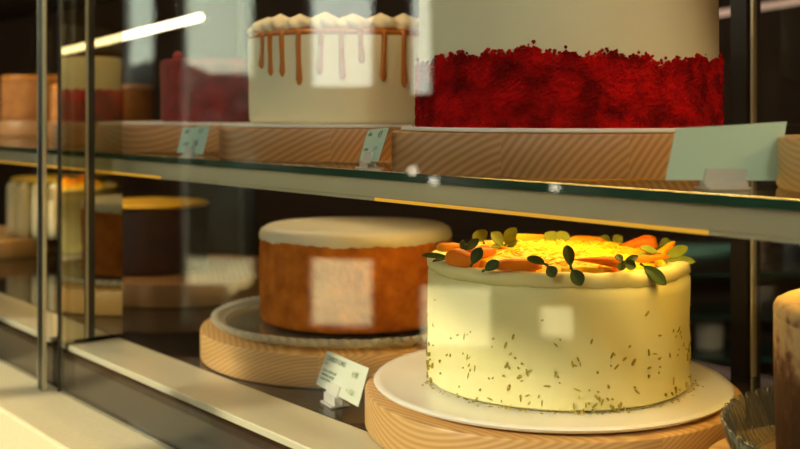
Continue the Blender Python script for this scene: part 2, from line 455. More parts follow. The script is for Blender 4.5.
BT = 0.0315
red_xy = (0.135, 0.862); car_xy = (-0.055, 1.118); mar_xy = (-0.247, 1.347)
lime_xy = (0.1305, 0.885); crt_xy = (-0.053, 1.152); cho_xy = (-0.316, 1.56)
right_xy = (0.323, 0.648)
TS = SHELF + BT + 0.0008
board((*red_xy, SHELF), 0.142, BT, M['wood_red'], 'thick grained wooden board under the red crumbed cake on the upper shelf', 0.06)
board((*car_xy, SHELF), 0.134, BT, M['wood_red'], 'wooden board under the caramel drip cake on the upper shelf', 0.5)
board((*mar_xy, SHELF), 0.134, BT, M['wood_red'], 'wooden board under the maroon cake on the upper shelf', 1.1)
board((0.345, 0.62, SHELF), 0.118, BT, M['wood_gold'], 'wooden board behind the blank mint card at the right end of the shelf', 0.3)
def gxy(px, Y): return ((px - 400) / F * Y, Y)
rw_xy, oa_xy, ob_xy = gxy(91, 1.62), gxy(103, 1.95), gxy(50, 2.2)
board((*rw_xy, SHELF), 0.058, BT, M['wood_red'], 'wooden board under the cream and red cake behind the tinted glass strip', 0.9)
board((*oa_xy, SHELF), 0.094, BT, M['wood_red'], 'wooden board under the orange cake just left of the maroon cake', 1.3)
board((*ob_xy, SHELF), 0.100, BT, M['wood_red'], 'wooden board under the orange cake left of the dark post', 0.4)
board((lime_xy[0] - 0.0050, lime_xy[1], DECK), 0.1548, BT, M['wood_gold'], 'golden wooden board under the white plate of the lime cake', 0.75)
board((*crt_xy, DECK), 0.1615, BT, M['wood_gold'], 'golden wooden board under the carrot cake on the lower deck', 0.2)
board((*cho_xy, DECK), 0.155, BT, M['wood_red'], 'wooden board under the dark chocolate cake on the lower deck', 0.2)
board((*right_xy, DECK), 0.135, BT, M['wood_gold'], 'wooden board under the ribbed glass stand at the lower right corner', 1.0)
lw = LW(1.36, 0.19, DECK)
board(lw, 0.15, BT, M['wood_gold'], 'wooden board under the white streaked cake left of the dark post', 0.3)
TD = DECK + BT + 0.0008

# white plate under the lime cake
pl = lathe([(0.10, 0), (0.1405, 0.001), (0.146, 0.003), (0.147, 0.005), (0.1455, 0.0062), (0.1405, 0.0058), (0.12, 0.0052)], 128)
o = obj('cake_plate', pl, M['china'], None, True, 50); o.location = (lime_xy[0] - 0.0055, lime_xy[1], TD)
tag(o, 'round white plate under the pale lime cake', 'plate')
ZL = TD + 0.0068

# ------------------------------------------------------------------ lime cake
lime = thing('lime_cake', 'pale lime frosted cake with orange slices and green leaves, on white plate', 'cake', (*lime_xy, ZL))
HL = EYE - 0.1175 - ZL
R = 0.1075
prof = [(R - 0.003, 0), (R + 0.0005, 0.002), (R, 0.006)]
for i in range(1, 12): prof.append((R, 0.006 + (HL - 0.020) * i / 12))
prof += [(R, HL - 0.0135), (R - 0.0024, HL - 0.0112), (R + 0.0002, HL - 0.009), (R + 0.0004, HL - 0.004), (R - 0.001, HL - 0.0012), (R - 0.004, HL),
         (R - 0.010, HL - 0.0008), (R - 0.018, HL - 0.003), (R - 0.05, HL - 0.003)]
rnd = random.Random(3); phs = [rnd.uniform(0, 6.28) for _ in range(6)]
def lm(t, i, r, z):
    w = 0.0005 * math.sin(3 * t + phs[0] + 25 * z) + 0.0004 * math.sin(8 * t + phs[1] - 60 * z) + 0.00025 * math.sin(19 * t + phs[2] + 140 * z)
    zz = z
    if z > HL - 0.016:
        zz += 0.0005 * math.sin(5 * t + phs[3]) + 0.0003 * math.sin(17 * t + phs[4]) + 0.0003 * math.sin(41 * t + phs[5])
    return r + w, zz
obj('frosting', lathe(prof, 180, lm), M['lime_frost'], lime, True, 60)
# grated yellow heap in the middle of the top
sh = lathe([(0.088, -0.001), (0.085, 0.004), (0.07, 0.007), (0.04, 0.009), (0.012, 0.010)], 90,
           lambda t, i, r, z: (r * (1 + 0.04 * math.sin(9 * t + i) + 0.03 * math.sin(23 * t)), z + 0.0012 * math.sin(13 * t + i * 2)), cap0=False)
for k in range(700):
    a = rnd.uniform(0, 6.28); r = 0.084 * math.sqrt(rnd.random())
    z = 0.004 + 0.006 * (1 - (r / 0.088) ** 2)
    c = Vector((r * math.cos(a), r * math.sin(a), z + rnd.uniform(0, 0.002)))
    b = rnd.uniform(0, 6.28); l = rnd.uniform(0.002, 0.005)
    d = Vector((math.cos(b), math.sin(b), rnd.uniform(-0.5, 0.5))).normalized() * l
    tube(sh, [c - d, c, c + d], [0.0003, 0.0007, 0.0003], 4)
o = obj('lemon_shavings', sh, M['curd'], lime); o.location = (0, 0, HL - 0.003); o['kind'] = 'stuff'
# flecks of zest on the side, thicker towards the foot
zb = bmesh.new()
rnd = random.Random(11)
for k in range(390):
    t = rnd.uniform(0, 6.28)
    u = rnd.random()
    z = HL * (0.01 + 0.52 * u ** 1.7) if rnd.random() < 0.9 else HL * rnd.uniform(0.02, 0.75)
    front = math.degrees(t) % 360
    if 190 < front < 262 and rnd.random() < 0.35: continue
    l = rnd.uniform(0.0009, 0.0031) if rnd.random() < 0.75 else rnd.uniform(0.0006, 0.001)
    wdt = rnd.uniform(0.0004, 0.0009)
    tilt = rnd.gauss(0.25, 0.7)
    n = Vector((math.cos(t), math.sin(t), 0)); tv = Vector((-math.sin(t), math.cos(t), 0)); up = Vector((0, 0, 1))
    a = up * math.cos(tilt) + tv * math.sin(tilt); b = a.cross(n)
    c = n * (R + 0.0006) + up * z
    pts = []
    for q in range(6):
        ang = q * PI / 3
        pts.append(c + a * l * math.cos(ang) + b * wdt * math.sin(ang))
    lo_ = [zb.verts.new(p - n * 0.0012) for p in pts]; hi_ = [zb.verts.new(p + n * rnd.uniform(0.0002, 0.0007)) for p in pts]
    zb.faces.new(hi_)
    for q in range(6): zb.faces.new((lo_[q], lo_[(q + 1) % 6], hi_[(q + 1) % 6], hi_[q]))
o = obj('zest_flecks', zb, M['lime_zest'], lime); o['kind'] = 'stuff'
# loose crumbs of zest round the foot, on the plate
cb_ = bmesh.new()
for k in range(90):
    t = rnd.uniform(3.3, 6.2); r = R + abs(rnd.gauss(0.0025, 0.003)) + 0.001
    ico(cb_, (r * math.cos(t), r * math.sin(t), 0.0008), rnd.uniform(0.0004, 0.0011), 1, 0.4, rnd, (1.4, 1, 0.7))
o = obj('zest_crumbs', cb_, M['lime_zest'], None); o.location = (*lime_xy, ZL)
tag(o, 'scattered olive zest crumbs on the white plate around the lime cake', 'crumbs', None, 'stuff')
ZT = ZL + HL

def on_top(px, py, lift=0.004):
    """point on the lime cake's top seen at a picture position"""
    h = EYE - ZT - lift
    Y = h * F / (py - HOR)
    return PX(px, py, Y)

# leaves: a cupped pointed oval with thickness, midrib along local x
def leaf_bm(L, W, cup=0.25, bend=0.3, th=0.0007, n=9):
    bm = bmesh.new()
    top, bot = [], []
    for i in range(n + 1):
        u = i / n
        wd = 1.12 * W * max(0.0, math.sin(PI * min(1.0, 0.04 + 0.955 * u))) ** 0.62 * (0.86 + 0.2 * u)
        z = -bend * L * (u - 0.1) ** 2
        row, rowb = [], []
        for j in range(-3, 4):
            v = j / 3
            p = Vector((u * L, v * wd / 2, z + cup * wd * 0.5 * v * v + (0.0 if j else -0.0003)))
            row.append(bm.verts.new(p)); rowb.append(bm.verts.new(p - Vector((0, 0, th))))
        top.append(row); bot.append(rowb)
    for i in range(n):
        for j in range(6):
            bm.faces.new((top[i][j], top[i + 1][j], top[i + 1][j + 1], top[i][j + 1]))
            bm.faces.new((bot[i][j + 1], bot[i + 1][j + 1], bot[i + 1][j], bot[i][j]))
        bm.faces.new((top[i][0], bot[i][0], bot[i + 1][0], top[i + 1][0]))
        bm.faces.new((top[i][6], top[i + 1][6], bot[i + 1][6], bot[i][6]))
    for a, b in ((top[0], bot[0]), (top[n], bot[n])):
        for j in range(6): bm.faces.new((a[j], a[j + 1], b[j + 1], b[j]))
    return bm

def sprig(label, base, leaves, m, stem=True, group='green leaf sprigs on the lime cake'):
    """base: point where the leaves meet; leaves: (tip point, width, roll)"""
    r = thing('leaf_sprig', label, 'leaf sprig', base, 0, group)
    B = Vector(base)
    st = bmesh.new()
    for tip, wd, roll in leaves:
        d = Vector(tip) - B
        L = d.length * 0.86
        start = d * 0.14
        x = d.normalized()
        # leaf face turned towards the viewer and up
        nrm = Vector((-0.15, -0.75, 0.65)); nrm = (nrm - nrm.dot(x) * x).normalized()
        y = nrm.cross(x).normalized()
        rot = Matrix.Rotation(roll, 3, x)
        y, nrm = rot @ y, rot @ nrm
        o = obj('leaf', leaf_bm(L, wd, 0.22, 0.10), m, r, True, 60)
        o.matrix_local = Matrix.Translation(start) @ Matrix((x, y, nrm)).transposed().to_4x4()
        tube(st, [Vector((0, 0, 0)), start * 0.6, start * 1.4], [0.0011, 0.0009, 0.0006], 6)
    ico(st, (0, 0, 0), 0.0013, 1)
    obj('stem', st, m, r, True)
    return r

def T(px, py, lift=0.006, dY=0.0):
    return on_top(px, py, lift) + Vector((0, dY, 0))
def at(px, py, Y): return PX(px, py, Y)
D, O_ = M['leaf_dark'], M['leaf_olive']
Yl = 0.842
sprig('leaf sprig with two long dark leaves overhanging the left rim', at(452, 258, Yl), [(at(422, 253.5, Yl), 0.0052, 0.2), (at(433, 259.5, Yl - .01), 0.0045, 0.5)], D)
sprig('dark four leaf sprig standing up at the left of the cake top', at(463, 252, Yl), [(at(452, 255, Yl), .005, 0), (at(463, 240, Yl), .005, 0.2), (at(479, 239, Yl), .0062, 0.5), (at(456, 256, Yl - .01), .004, 0)], D)
sprig('broad dark leaf leaning upright beside the left orange chunk', at(471, 266, 0.80), [(at(481, 247, 0.805), 0.0085, 0.1)], D)
sprig('small dark leaf lying at the rim left of the long orange slice', at(483, 271, 0.79), [(at(499, 261, 0.79), 0.0075, 0.3)], D)
sprig('dark leaf pair hanging over the front rim, left one', at(547, 265, 0.772), [(at(527, 256, 0.782), .0072, 0.2), (at(555, 276.5, 0.768), .0085, 0.0)], D)
sprig('dark leaf pair on the front rim at the middle, upper leaf standing', at(571, 268, 0.772), [(at(567, 244, 0.785), .0082, 0.1), (at(582, 285, 0.767), .0098, 0.0)], D)
sprig('mottled leaf cluster in front of the right orange slice', at(623, 262, 0.785), [(at(616, 254, 0.79), .006, 0.3), (at(636, 267, 0.783), .0075, 0.2), (at(620, 270, 0.78), .006, 0.0), (at(639, 256, 0.79), .005, 0.5)], D)
sprig('large single leaf hanging over the rim at the right front', at(641, 264, 0.795), [(at(667, 284, 0.79), .0098, 0.0)], D)
sprig('pale olive leaf curled above the right orange slices', at(660, 254, 0.83), [(at(640, 246, 0.835), .0075, 0.3), (at(632, 256, 0.83), .005, 0.3)], O_)
sprig('long olive leaf pair pointing out past the right rim', at(663, 259, 0.845), [(at(688, 246, 0.85), .0085, 0.2), (at(696, 261, 0.845), .0065, 0.3)], O_)
sprig('olive leaf trio standing at the left rear', at(504, 246, 0.885), [(at(492, 232, 0.885), .0105, 0.2), (at(515, 227.5, 0.885), .0105, 0.0), (at(492, 246, 0.875), .007, 0.4), (at(517, 240, 0.88), .008, .3)], O_)
sprig('round olive leaf at the left rear edge of the cake top', at(484, 243, 0.88), [(at(477, 230, 0.885), .013, 0.0)], O_)
sprig('olive leaves spread flat behind the yellow shavings', at(557, 245, 0.92), [(at(546, 232, 0.925), .014, 0.3), (at(567, 232, 0.925), .012, 0.2)], O_)
sprig('small dull leaves on the rear rim at the right', at(612, 244, 0.95), [(at(601, 236, 0.95), .010, 0.4), (at(622, 236, 0.95), .009, 0.4)], O_)
sprig('dull leaf pair on the rear rim at far right', at(658, 247, 0.92), [(at(648, 241, 0.92), .008, 0.3), (at(671, 241, 0.92), .009, 0.4)], O_)

def wedge(px, py, Y, lx, ly, lz, rot, m, label, tip=0.3, tilt=0.0):
    """soft-edged piece of fruit: long bar tapering to one end"""
    bm = bmesh.new()
    n, k = 10, 12
    rings = []
    for i in range(n + 1):
        u = i / n
        s = (1 - (1 - tip) * u) * min(1.0, 0.55 + 3 * u, 0.55 + 3 * (1 - u))
        ring = []
        for q in range(k):
            a = 2 * PI * q / k
            ca, sa = math.cos(a), math.sin(a)
            x = (u - 0.5) * lx
            y = 0.5 * ly * s * math.copysign(abs(ca) ** 0.6, ca)
            z = 0.5 * lz * s * math.copysign(abs(sa) ** 0.6, sa) + 0.10 * lx * (0.25 - (u - 0.5) ** 2)
            ring.append(bm.verts.new((x, y, z)))
        rings.append(ring)
    for a, b in zip(rings, rings[1:]):
        for q in range(k): bm.faces.new((a[q], a[(q + 1) % k], b[(q + 1) % k], b[q]))
    bm.faces.new(rings[0][::-1]); bm.faces.new(rings[-1])
    o = obj('orange_slice', bm, m, None, True, 60)
    o.location = PX(px, py, Y); o.rotation_euler = (0, tilt, rot)
    return tag(o, label, 'fruit slice', 'orange fruit slices on the lime cake')
OR, OY = M['orange'], M['orange_peel']
wedge(519, 265.5, 0.795, 0.034, 0.016, 0.0085, 0.02, OR, 'long dark orange slice along the front rim', 0.9)
wedge(463, 260, 0.825, 0.026, 0.02, 0.014, -0.6, OR, 'chunky orange slice at the left rim under dark leaves', 0.7, 0.2)
wedge(478, 254, 0.85, 0.03, 0.02, 0.010, 0.5, OR, 'orange slice behind the broad upright leaf at left', 0.8)
wedge(450, 247.5, 0.885, 0.022, 0.012, 0.008, 0.3, OY, 'small orange slice at the far left rim', 0.7)
wedge(600, 262, 0.80, 0.040, 0.018, 0.010, PI + 0.10, OR, 'pointed red orange slice at the right front', 0.15, -0.10)
wedge(650, 259, 0.83, 0.030, 0.012, 0.007, -0.1, OR, 'slim orange slice beside the olive leaves at right', 0.4, -0.15)
wedge(666, 250, 0.865, 0.022, 0.012, 0.007, 0.5, OY, 'golden slice standing at the right rim', 0.4, -0.6)
wedge(532, 240.5, 0.935, 0.046, 0.02, 0.011, 0.05, OY, 'golden orange slice at the rear left of the shavings', 0.6)
wedge(588, 241.5, 0.945, 0.032, 0.02, 0.010, -0.1, OY, 'golden orange slice at the rear middle', 0.6)
wedge(633, 247, 0.905, 0.040, 0.022, 0.016, PI - 0.1, OR, 'tall orange slice at the rear right', 0.25, 0.25)
wedge(640, 254, 0.86, 0.032, 0.02, 0.008, 0.2, OY, 'golden slice lying beneath the pale olive leaf at right', 0.6)
wedge(495, 250, 0.89, 0.03, 0.02, 0.009, -0.3, OY, 'golden slice under the olive leaf trio', 0.7)

# ------------------------------------------------------------------ red velvet cake
zc = TS + 0.003
card_disc((*red_xy, TS), 0.134, 'white cake card with red specks under the red crumbed cake')
rv = thing('red_velvet_cake', 'tall cream cake with deep red crumb coating round its lower half', 'cake', (*red_xy, zc))
obj('frosting', drum(0.1195, 0.002, 0.150, 0.006, 8, 128, 0.0004, 5), M['white_frost'], rv, True, 50)
rnd = random.Random(21)
RB, HB = 0.1215, 0.0505
cr = bmesh.new()
NT, NZ = 260, 30
phr = [rnd.uniform(0, 6.28) for _ in range(10)]
def edge_h(t):
    return HB + 0.0035 * math.sin(3 * t + 1.35) + 0.0016 * math.sin(11 * t + phr[1]) + 0.0012 * math.sin(27 * t + phr[2]) + 0.0009 * math.sin(63 * t + phr[3])
vs = [[None] * NT for _ in range(NZ + 1)]
for i in range(NZ + 1):
    for k in range(NT):
        t = 2 * PI * k / NT
        z = edge_h(t) * i / NZ
        r = RB + rnd.uniform(-0.0006, 0.0008)
        if i == NZ: r = 0.119
        vs[i][k] = cr.verts.new((r * math.cos(t), r * math.sin(t), z))
for i in range(NZ):
    for k in range(NT):
        cr.faces.new((vs[i][k], vs[i][(k + 1) % NT], vs[i + 1][(k + 1) % NT], vs[i + 1][k]))
for k in range(5200):
    t = rnd.uniform(0, 2 * PI)
    eh = edge_h(t)
    if k < 1900: z = eh + rnd.gauss(0.0, 0.0016)
    else: z = rnd.uniform(0.001, eh)
    rr = rnd.uniform(0.0007, 0.0016)
    r = RB + 0.0003 if k >= 1900 else 0.1205
    ico(cr, (r * math.cos(t), r * math.sin(t), max(z, 0.001)), rr, 1, 0.3, rnd)
tag(obj('crumb_coating', cr, M['red'], rv), 'deep red cake crumbs')
sp = bmesh.new()
for k in range(60):
    t = rnd.uniform(3.2, 6.2); r = rnd.uniform(0.1235, 0.132)
    ico(sp, (r * math.cos(t), r * math.sin(t), 0.0005), rnd.uniform(0.0004, 0.0009), 1, 0.3, rnd)
o = obj('red_crumbs', sp, M['red']); o.location = (*red_xy, zc)
tag(o, 'loose red crumbs fallen on the white card below the red cake', 'crumbs', None, 'stuff')

# ------------------------------------------------------------------ caramel drip cake
card_disc((*car_xy, TS), 0.131, 'white cake card under the caramel drip cake')
cc = thing('caramel_drip_cake', 'cream cake with caramel drips and piped swirls around its top', 'cake', (*car_xy, zc))
RC = 0.1035; HC = EYE + 0.0815 - zc
obj('frosting', drum(RC, 0.0, HC, 0.005, 6, 128, 0.0004, 8), M['white_frost'], cc, True, 50)
ring_o = obj('caramel_ring', lathe([(RC - 0.004, HC - 0.006), (RC + 0.0009, HC - 0.0045), (RC + 0.0007, HC - 0.001), (RC - 0.004, HC + 0.0012), (RC - 0.03, HC + 0.0014), (RC - 0.03, HC - 0.002)], 128, cap0=False, cap1=False), M['caramel'], cc, True)
def drip(px, length, wd=0.0027, ang=None):
    if ang is None:
        X = (px + 4.5 - 348) / F * 1.02
        ang = -PI / 2 + math.asin(max(-0.999, min(0.999, X / (RC + 0.001) * 1.0)))
    n = Vector((math.cos(ang), math.sin(ang), 0))
    bm = bmesh.new()
    pts, rad = [], []
    N = 10
    for i in range(N + 1):
        u = i / N
        z = HC - 0.001 - length * u
        pts.append(n * (RC + 0.0006) + Vector((0.0006 * math.sin(u * 4 + px), 0, z)))
        rad.append(wd * (1.35 if i == 0 else 0.95 if i < 7 else 1.05 + 0.12 * (i - 7)))
    rad[-1] = wd * 0.5
    tube(bm, pts, rad, 10)
    obj('caramel_drip', bm, M['caramel'], ring_o, True)
for px, py in ((258, 66), (268, 74), (281, 75), (299, 84), (321, 74), (343, 80), (362, 62), (384.5, 80), (405, 86), (424, 72), (440, 80)):
    drip(px, (py - 29) / F * 1.015)
for k in range(9):
    drip(0, random.uniform(0.03, 0.055), ang=0.25 + k * 0.3)
def dollop():
    prof = [(0.0132, 0), (0.0155, 0.0035), (0.0155, 0.0075), (0.0135, 0.0110), (0.0100, 0.0140), (0.0055, 0.0164), (0.0028, 0.0180), (0.0006, 0.0195)]
    return lathe(prof, 40, lambda t, i, r, z: (r * (1 + 0.20 * math.cos(6 * (t + z * 45))), z))
dm = None
for k in range(20):
    a = -PI / 2 + 2 * PI * (k + 0.35) / 20
    o = obj('piped_swirl', dollop(), M['piping'], cc, True, 70) if dm is None else dm.copy()
    if dm is None: dm = o
    else:
        C.objects.link(o); o.parent = cc
    o.location = ((RC - 0.0165) * math.cos(a), (RC - 0.0165) * math.sin(a), HC + 0.0008)
    o.rotation_euler = (0, 0, a * 2.3)
    o.scale = (1, 1, 0.80 + 0.12 * ((k * 7) % 5) / 4)

# ------------------------------------------------------------------ maroon cake, orange cakes
card_disc((*mar_xy, TS), 0.131, 'white cake card under the maroon cake')
mx, my = (233 - 400) / F * 1.347, 1.345
mc = thing('maroon_cake', 'dark maroon crumb cake left of the caramel drip cake', 'cake', (mx, my, zc))
obj('crumb_body', drum(0.09, 0, EYE + 0.067 - zc, 0.004, 6, 96, 0.0006, 4), M['maroon'], mc, True, 50)
bb = bmesh.new(); ico(bb, (0, 0, 0.0062), 0.0065, 2, 0.02, random, (1, 1, 0.9))
o = obj('berry', bb, M['berry'], None, True); o.location = PX(178, 55, 1.33); o.location.z = EYE + 0.0665
tag(o, 'bright red berry on top of the maroon cake', 'berry')
def simple_cake(loc, R, h, m1, m2, label, name='orange_cake', glaze=0.008):
    r = thing(name, label, 'cake', loc)
    obj('sponge', drum(R, 0, h - glaze, 0.003, 4, 72, 0.0006, 9), m1, r, True, 50)
    obj('glaze', drum(R + 0.0012, h - glaze, h, 0.003, 1, 72, 0.0006, 6), m2, r, True, 50)
    return r
simple_cake((*oa_xy, TS), 0.090, EYE - (84 - HOR) / F * 1.86 - TS, M['orange_sponge'], M['orange_glaze'], 'orange cake partly seen between tinted glass strip and maroon cake')
simple_cake((*ob_xy, TS), 0.094, EYE - (75 - HOR) / F * 2.1 - TS, M['orange_sponge'], M['orange_glaze'], 'orange cake left of the dark post on the upper shelf')
rw = thing('cream_red_cake', 'cream cake with dark red base seen through the tinted glass strip', 'cake', (*rw_xy, TS))  # small cake added behind the pane, imitates a reflection of the red cake
hrw = EYE - (55 - HOR) / F * 1.54 - TS
obj('frosting', drum(0.046, 0, hrw, 0.004, 3, 72, 0.0006, 3), M['white_frost'], rw, True, 50)
obj('crumb_coating', lathe([(0.045, 0.001), (0.0475, 0.003), (0.048, 0.03), (0.047, EYE - (89 - HOR) / F * 1.54 - TS), (0.045, EYE - (89 - HOR) / F * 1.54 - TS + 0.001)], 120, lambda t, i, r, z: (r + 0.0006 * math.sin(37 * t + i * 5), z + (0.0015 * math.sin(17 * t) if i > 2 else 0)), cap0=False, cap1=False), M['red'], rw, True)
# ------------------------------------------------------------------ carrot cake on glass plate
def glass_plate(loc, Rr, label):
    r = thing('glass_plate', label, 'plate', loc)
    obj('glass_dish', lathe([(0.06, 0.0), (Rr - 0.03, 0.0005), (Rr - 0.012, 0.003), (Rr - 0.0115, 0.006), (Rr - 0.03, 0.004), (0.06, 0.0035)], 160), M['plate_glass'], r, True, 60)
    nl = 88
    f = lambda t: abs(math.cos(nl * t / 2))
    bm = lathe([(Rr - 0.0110, 0.0035), (Rr - 0.004, 0.0040), (Rr, 0.0075), (Rr + 0.0005, 0.0115), (Rr - 0.002, 0.0125), (Rr - 0.005, 0.0105), (Rr - 0.0110, 0.0065)], nl * 8,
               lambda t, i, rr, z: (rr + (0.0030 * f(t) if 1 <= i <= 4 else 0), z + (0.0028 * (f(t) - 1) if 1 <= i <= 4 else 0)), cap0=False, cap1=False)
    tag(obj('scalloped_rim', bm, M['bead_glass'], r, True, 60), 'milky scalloped rim')
    return r
glass_plate((*crt_xy, TD), 0.147, 'clear scalloped glass plate under the carrot cake')
ZK = TD + 0.0072
ck = thing('carrot_cake', 'brown carrot cake with smooth cream icing on its top', 'cake', (crt_xy[0] + 0.005, crt_xy[1], ZK))
RK = 0.1035; HK = EYE - 0.1205 - ZK
rnd = random.Random(5)
pk = bmesh.new()
NT, NZ = 200, 34
vs = []
for i in range(NZ + 1):
    row = []
    u = i / NZ
    for k in range(NT):
        t = 2 * PI * k / NT
        r = RK + 0.0008 * math.sin(5 * t + 7 * u) + rnd.uniform(-0.0006, 0.0006) - (0.002 if i in (0, NZ) else 0)
        row.append(pk.verts.new((r * math.cos(t), r * math.sin(t), u * (HK - 0.008))))
    vs.append(row)
for i in range(NZ):
    for k in range(NT):
        pk.faces.new((vs[i][k], vs[i][(k + 1) % NT], vs[i + 1][(k + 1) % NT], vs[i + 1][k]))
pk.faces.new(vs[0][::-1]); pk.faces.new(vs[-1])
obj('sponge', pk, M['carrot'], ck, True)
ic = lathe([(RK - 0.002, HK - 0.0125), (RK + 0.0005, HK - 0.012), (RK + 0.001, HK - 0.008), (RK - 0.001, HK - 0.003), (RK - 0.006, HK), (RK - 0.03, HK + 0.001), (RK * 0.4, HK + 0.002)], 160,
           lambda t, i, r, z: (r + 0.0005 * math.sin(4 * t), z + ((0.0006 * math.sin(9 * t + 1) + 0.0005 * math.sin(23 * t) + 0.0006 * math.sin(51 * t)) if i < 2 else 0.0004 * math.sin(3 * t))))
obj('icing', ic, M['carrot_icing'], ck, True, 60)

# ------------------------------------------------------------------ dark chocolate cake and streaked cake at left
hx = (150 - 400) / F * 1.56
simple_cake((hx, 1.555, TD), 0.085, EYE - 0.128 - TD, M['choc_dark'], M['yellow_glaze'], 'dark chocolate cake with glossy golden top on the lower deck', 'chocolate_cake', 0.006)
wc = thing('streaked_cake', 'white streaked cake with yellow top left of the dark post', 'cake', (lw.x, lw.y, TD))
wx = (62 - 400) / F * lw.y
wc.location.x = wx
hw = EYE - 0.118 - TD
obj('sponge', drum(0.088, 0, hw - 0.006, 0.003, 2, 72), M['olive_cake'], wc, True, 50)
obj('glaze', drum(0.091, hw - 0.006, hw, 0.003, 1, 72), M['yellow_glaze'], wc, True, 50)
for k in range(18):
    a = 2 * PI * k / 18
    n = Vector((math.cos(a), math.sin(a), 0))
    bm = bmesh.new()
    tube(bm, [n * 0.086 + Vector((0, 0, z)) for z in (0.001, 0.02, 0.05, hw - 0.018, hw - 0.010, hw - 0.007)], [0.0115, 0.0125, 0.0125, 0.012, 0.009, 0.004], 12)
    obj('icing_lobe', bm, M['white_frost'], wc, True)

# ------------------------------------------------------------------ chocolate cake on ribbed glass stand, lower right
r = thing('glass_cake_stand', 'ribbed clear glass dish with flared rim at the lower right corner', 'cake stand', (*right_xy, TD))
nl = 60
g_ = lambda t: abs(math.cos(nl * t / 2)) ** 0.8
obj('dish_floor', lathe([(0.05, 0), (0.104, 0.0005), (0.103, 0.0042), (0.05, 0.0035)], 120), M['clear_glass'], r, True, 60)
bm = lathe([(0.1042, 0.0005), (0.110, 0.007), (0.115, 0.018), (0.1185, 0.028), (0.1190, 0.0305), (0.1175, 0.0312), (0.1135, 0.021), (0.108, 0.009), (0.1034, 0.0042)], nl * 8,
           lambda t, i, rr, z: (rr + (0.0042 * g_(t) - 0.001 if 1 <= i <= 7 else 0), z + (0.003 * (g_(t) - 0.5) if 3 <= i <= 5 else 0)), cap0=False, cap1=False)
obj('ribbed_rim', bm, M['rim_glass'], r, True, 60)
rc = thing('chocolate_cake', 'brown chocolate cake thinly scraped with cream at the right edge', 'cake', (*right_xy, TD + 0.0048))
hr = EYE - 0.118 - TD - 0.0038
def scraped(h0, h1):
    """cream scraped thin over chocolate crumb: patchy, thinning out downwards"""
    m, nt, out = new_mat('scraped cream over chocolate')
    L = nt.links
    b = nt.nodes.new('ShaderNodeBsdfPrincipled'); b.inputs['Roughness'].default_value = 0.75; b.inputs['Specular IOR Level'].default_value = 0.2
    tc = nt.nodes.new('ShaderNodeTexCoord'); sp = nt.nodes.new('ShaderNodeSeparateXYZ'); L.new(tc.outputs['Object'], sp.inputs[0])
    mr = nt.nodes.new('ShaderNodeMapRange'); L.new(sp.outputs['Z'], mr.inputs[0])
    mr.inputs[1].default_value = h0; mr.inputs[2].default_value = h1; mr.inputs[3].default_value = -0.30; mr.inputs[4].default_value = 0.32
    n = nt.nodes.new('ShaderNodeTexNoise'); n.inputs['Scale'].default_value = 95; n.inputs['Detail'].default_value = 5; L.new(tc.outputs['Object'], n.inputs['Vector'])
    ad = nt.nodes.new('ShaderNodeMath'); ad.operation = 'ADD'; L.new(n.outputs[0], ad.inputs[0]); L.new(mr.outputs[0], ad.inputs[1])
    r = ramp(nt, [(0.30, (0.095, 0.034, 0.013)), (0.46, (0.17, 0.070, 0.030)), (0.56, (0.34, 0.20, 0.10)), (0.72, (0.56, 0.38, 0.18))])
    L.new(ad.outputs[0], r.inputs[0]); L.new(r.outputs[0], b.inputs['Base Color'])
    bp = nt.nodes.new('ShaderNodeBump'); bp.inputs['Strength'].default_value = 0.6; bp.inputs['Distance'].default_value = 0.003
    L.new(n.outputs[0], bp.inputs['Height']); L.new(bp.outputs[0], b.inputs['Normal'])
    L.new(b.outputs[0], out.inputs[0])
    return m
obj('sponge', drum(0.089, 0, hr - 0.008, 0.003, 16, 140, 0.0006, 12), scraped(hr - 0.06, hr - 0.008), rc, True, 50)
ci = lathe([(0.0865, hr - 0.0105), (0.0893, hr - 0.0095), (0.0893, hr - 0.005), (0.087, hr - 0.001), (0.083, hr), (0.04, hr + 0.001)], 140,
           lambda t, i, rr, z: (rr + 0.0004 * math.sin(23 * t + i), z + 0.0006 * math.sin(7 * t)))
obj('cream_top', ci, scraped(hr - 0.04, hr + 0.004), rc, True, 60)

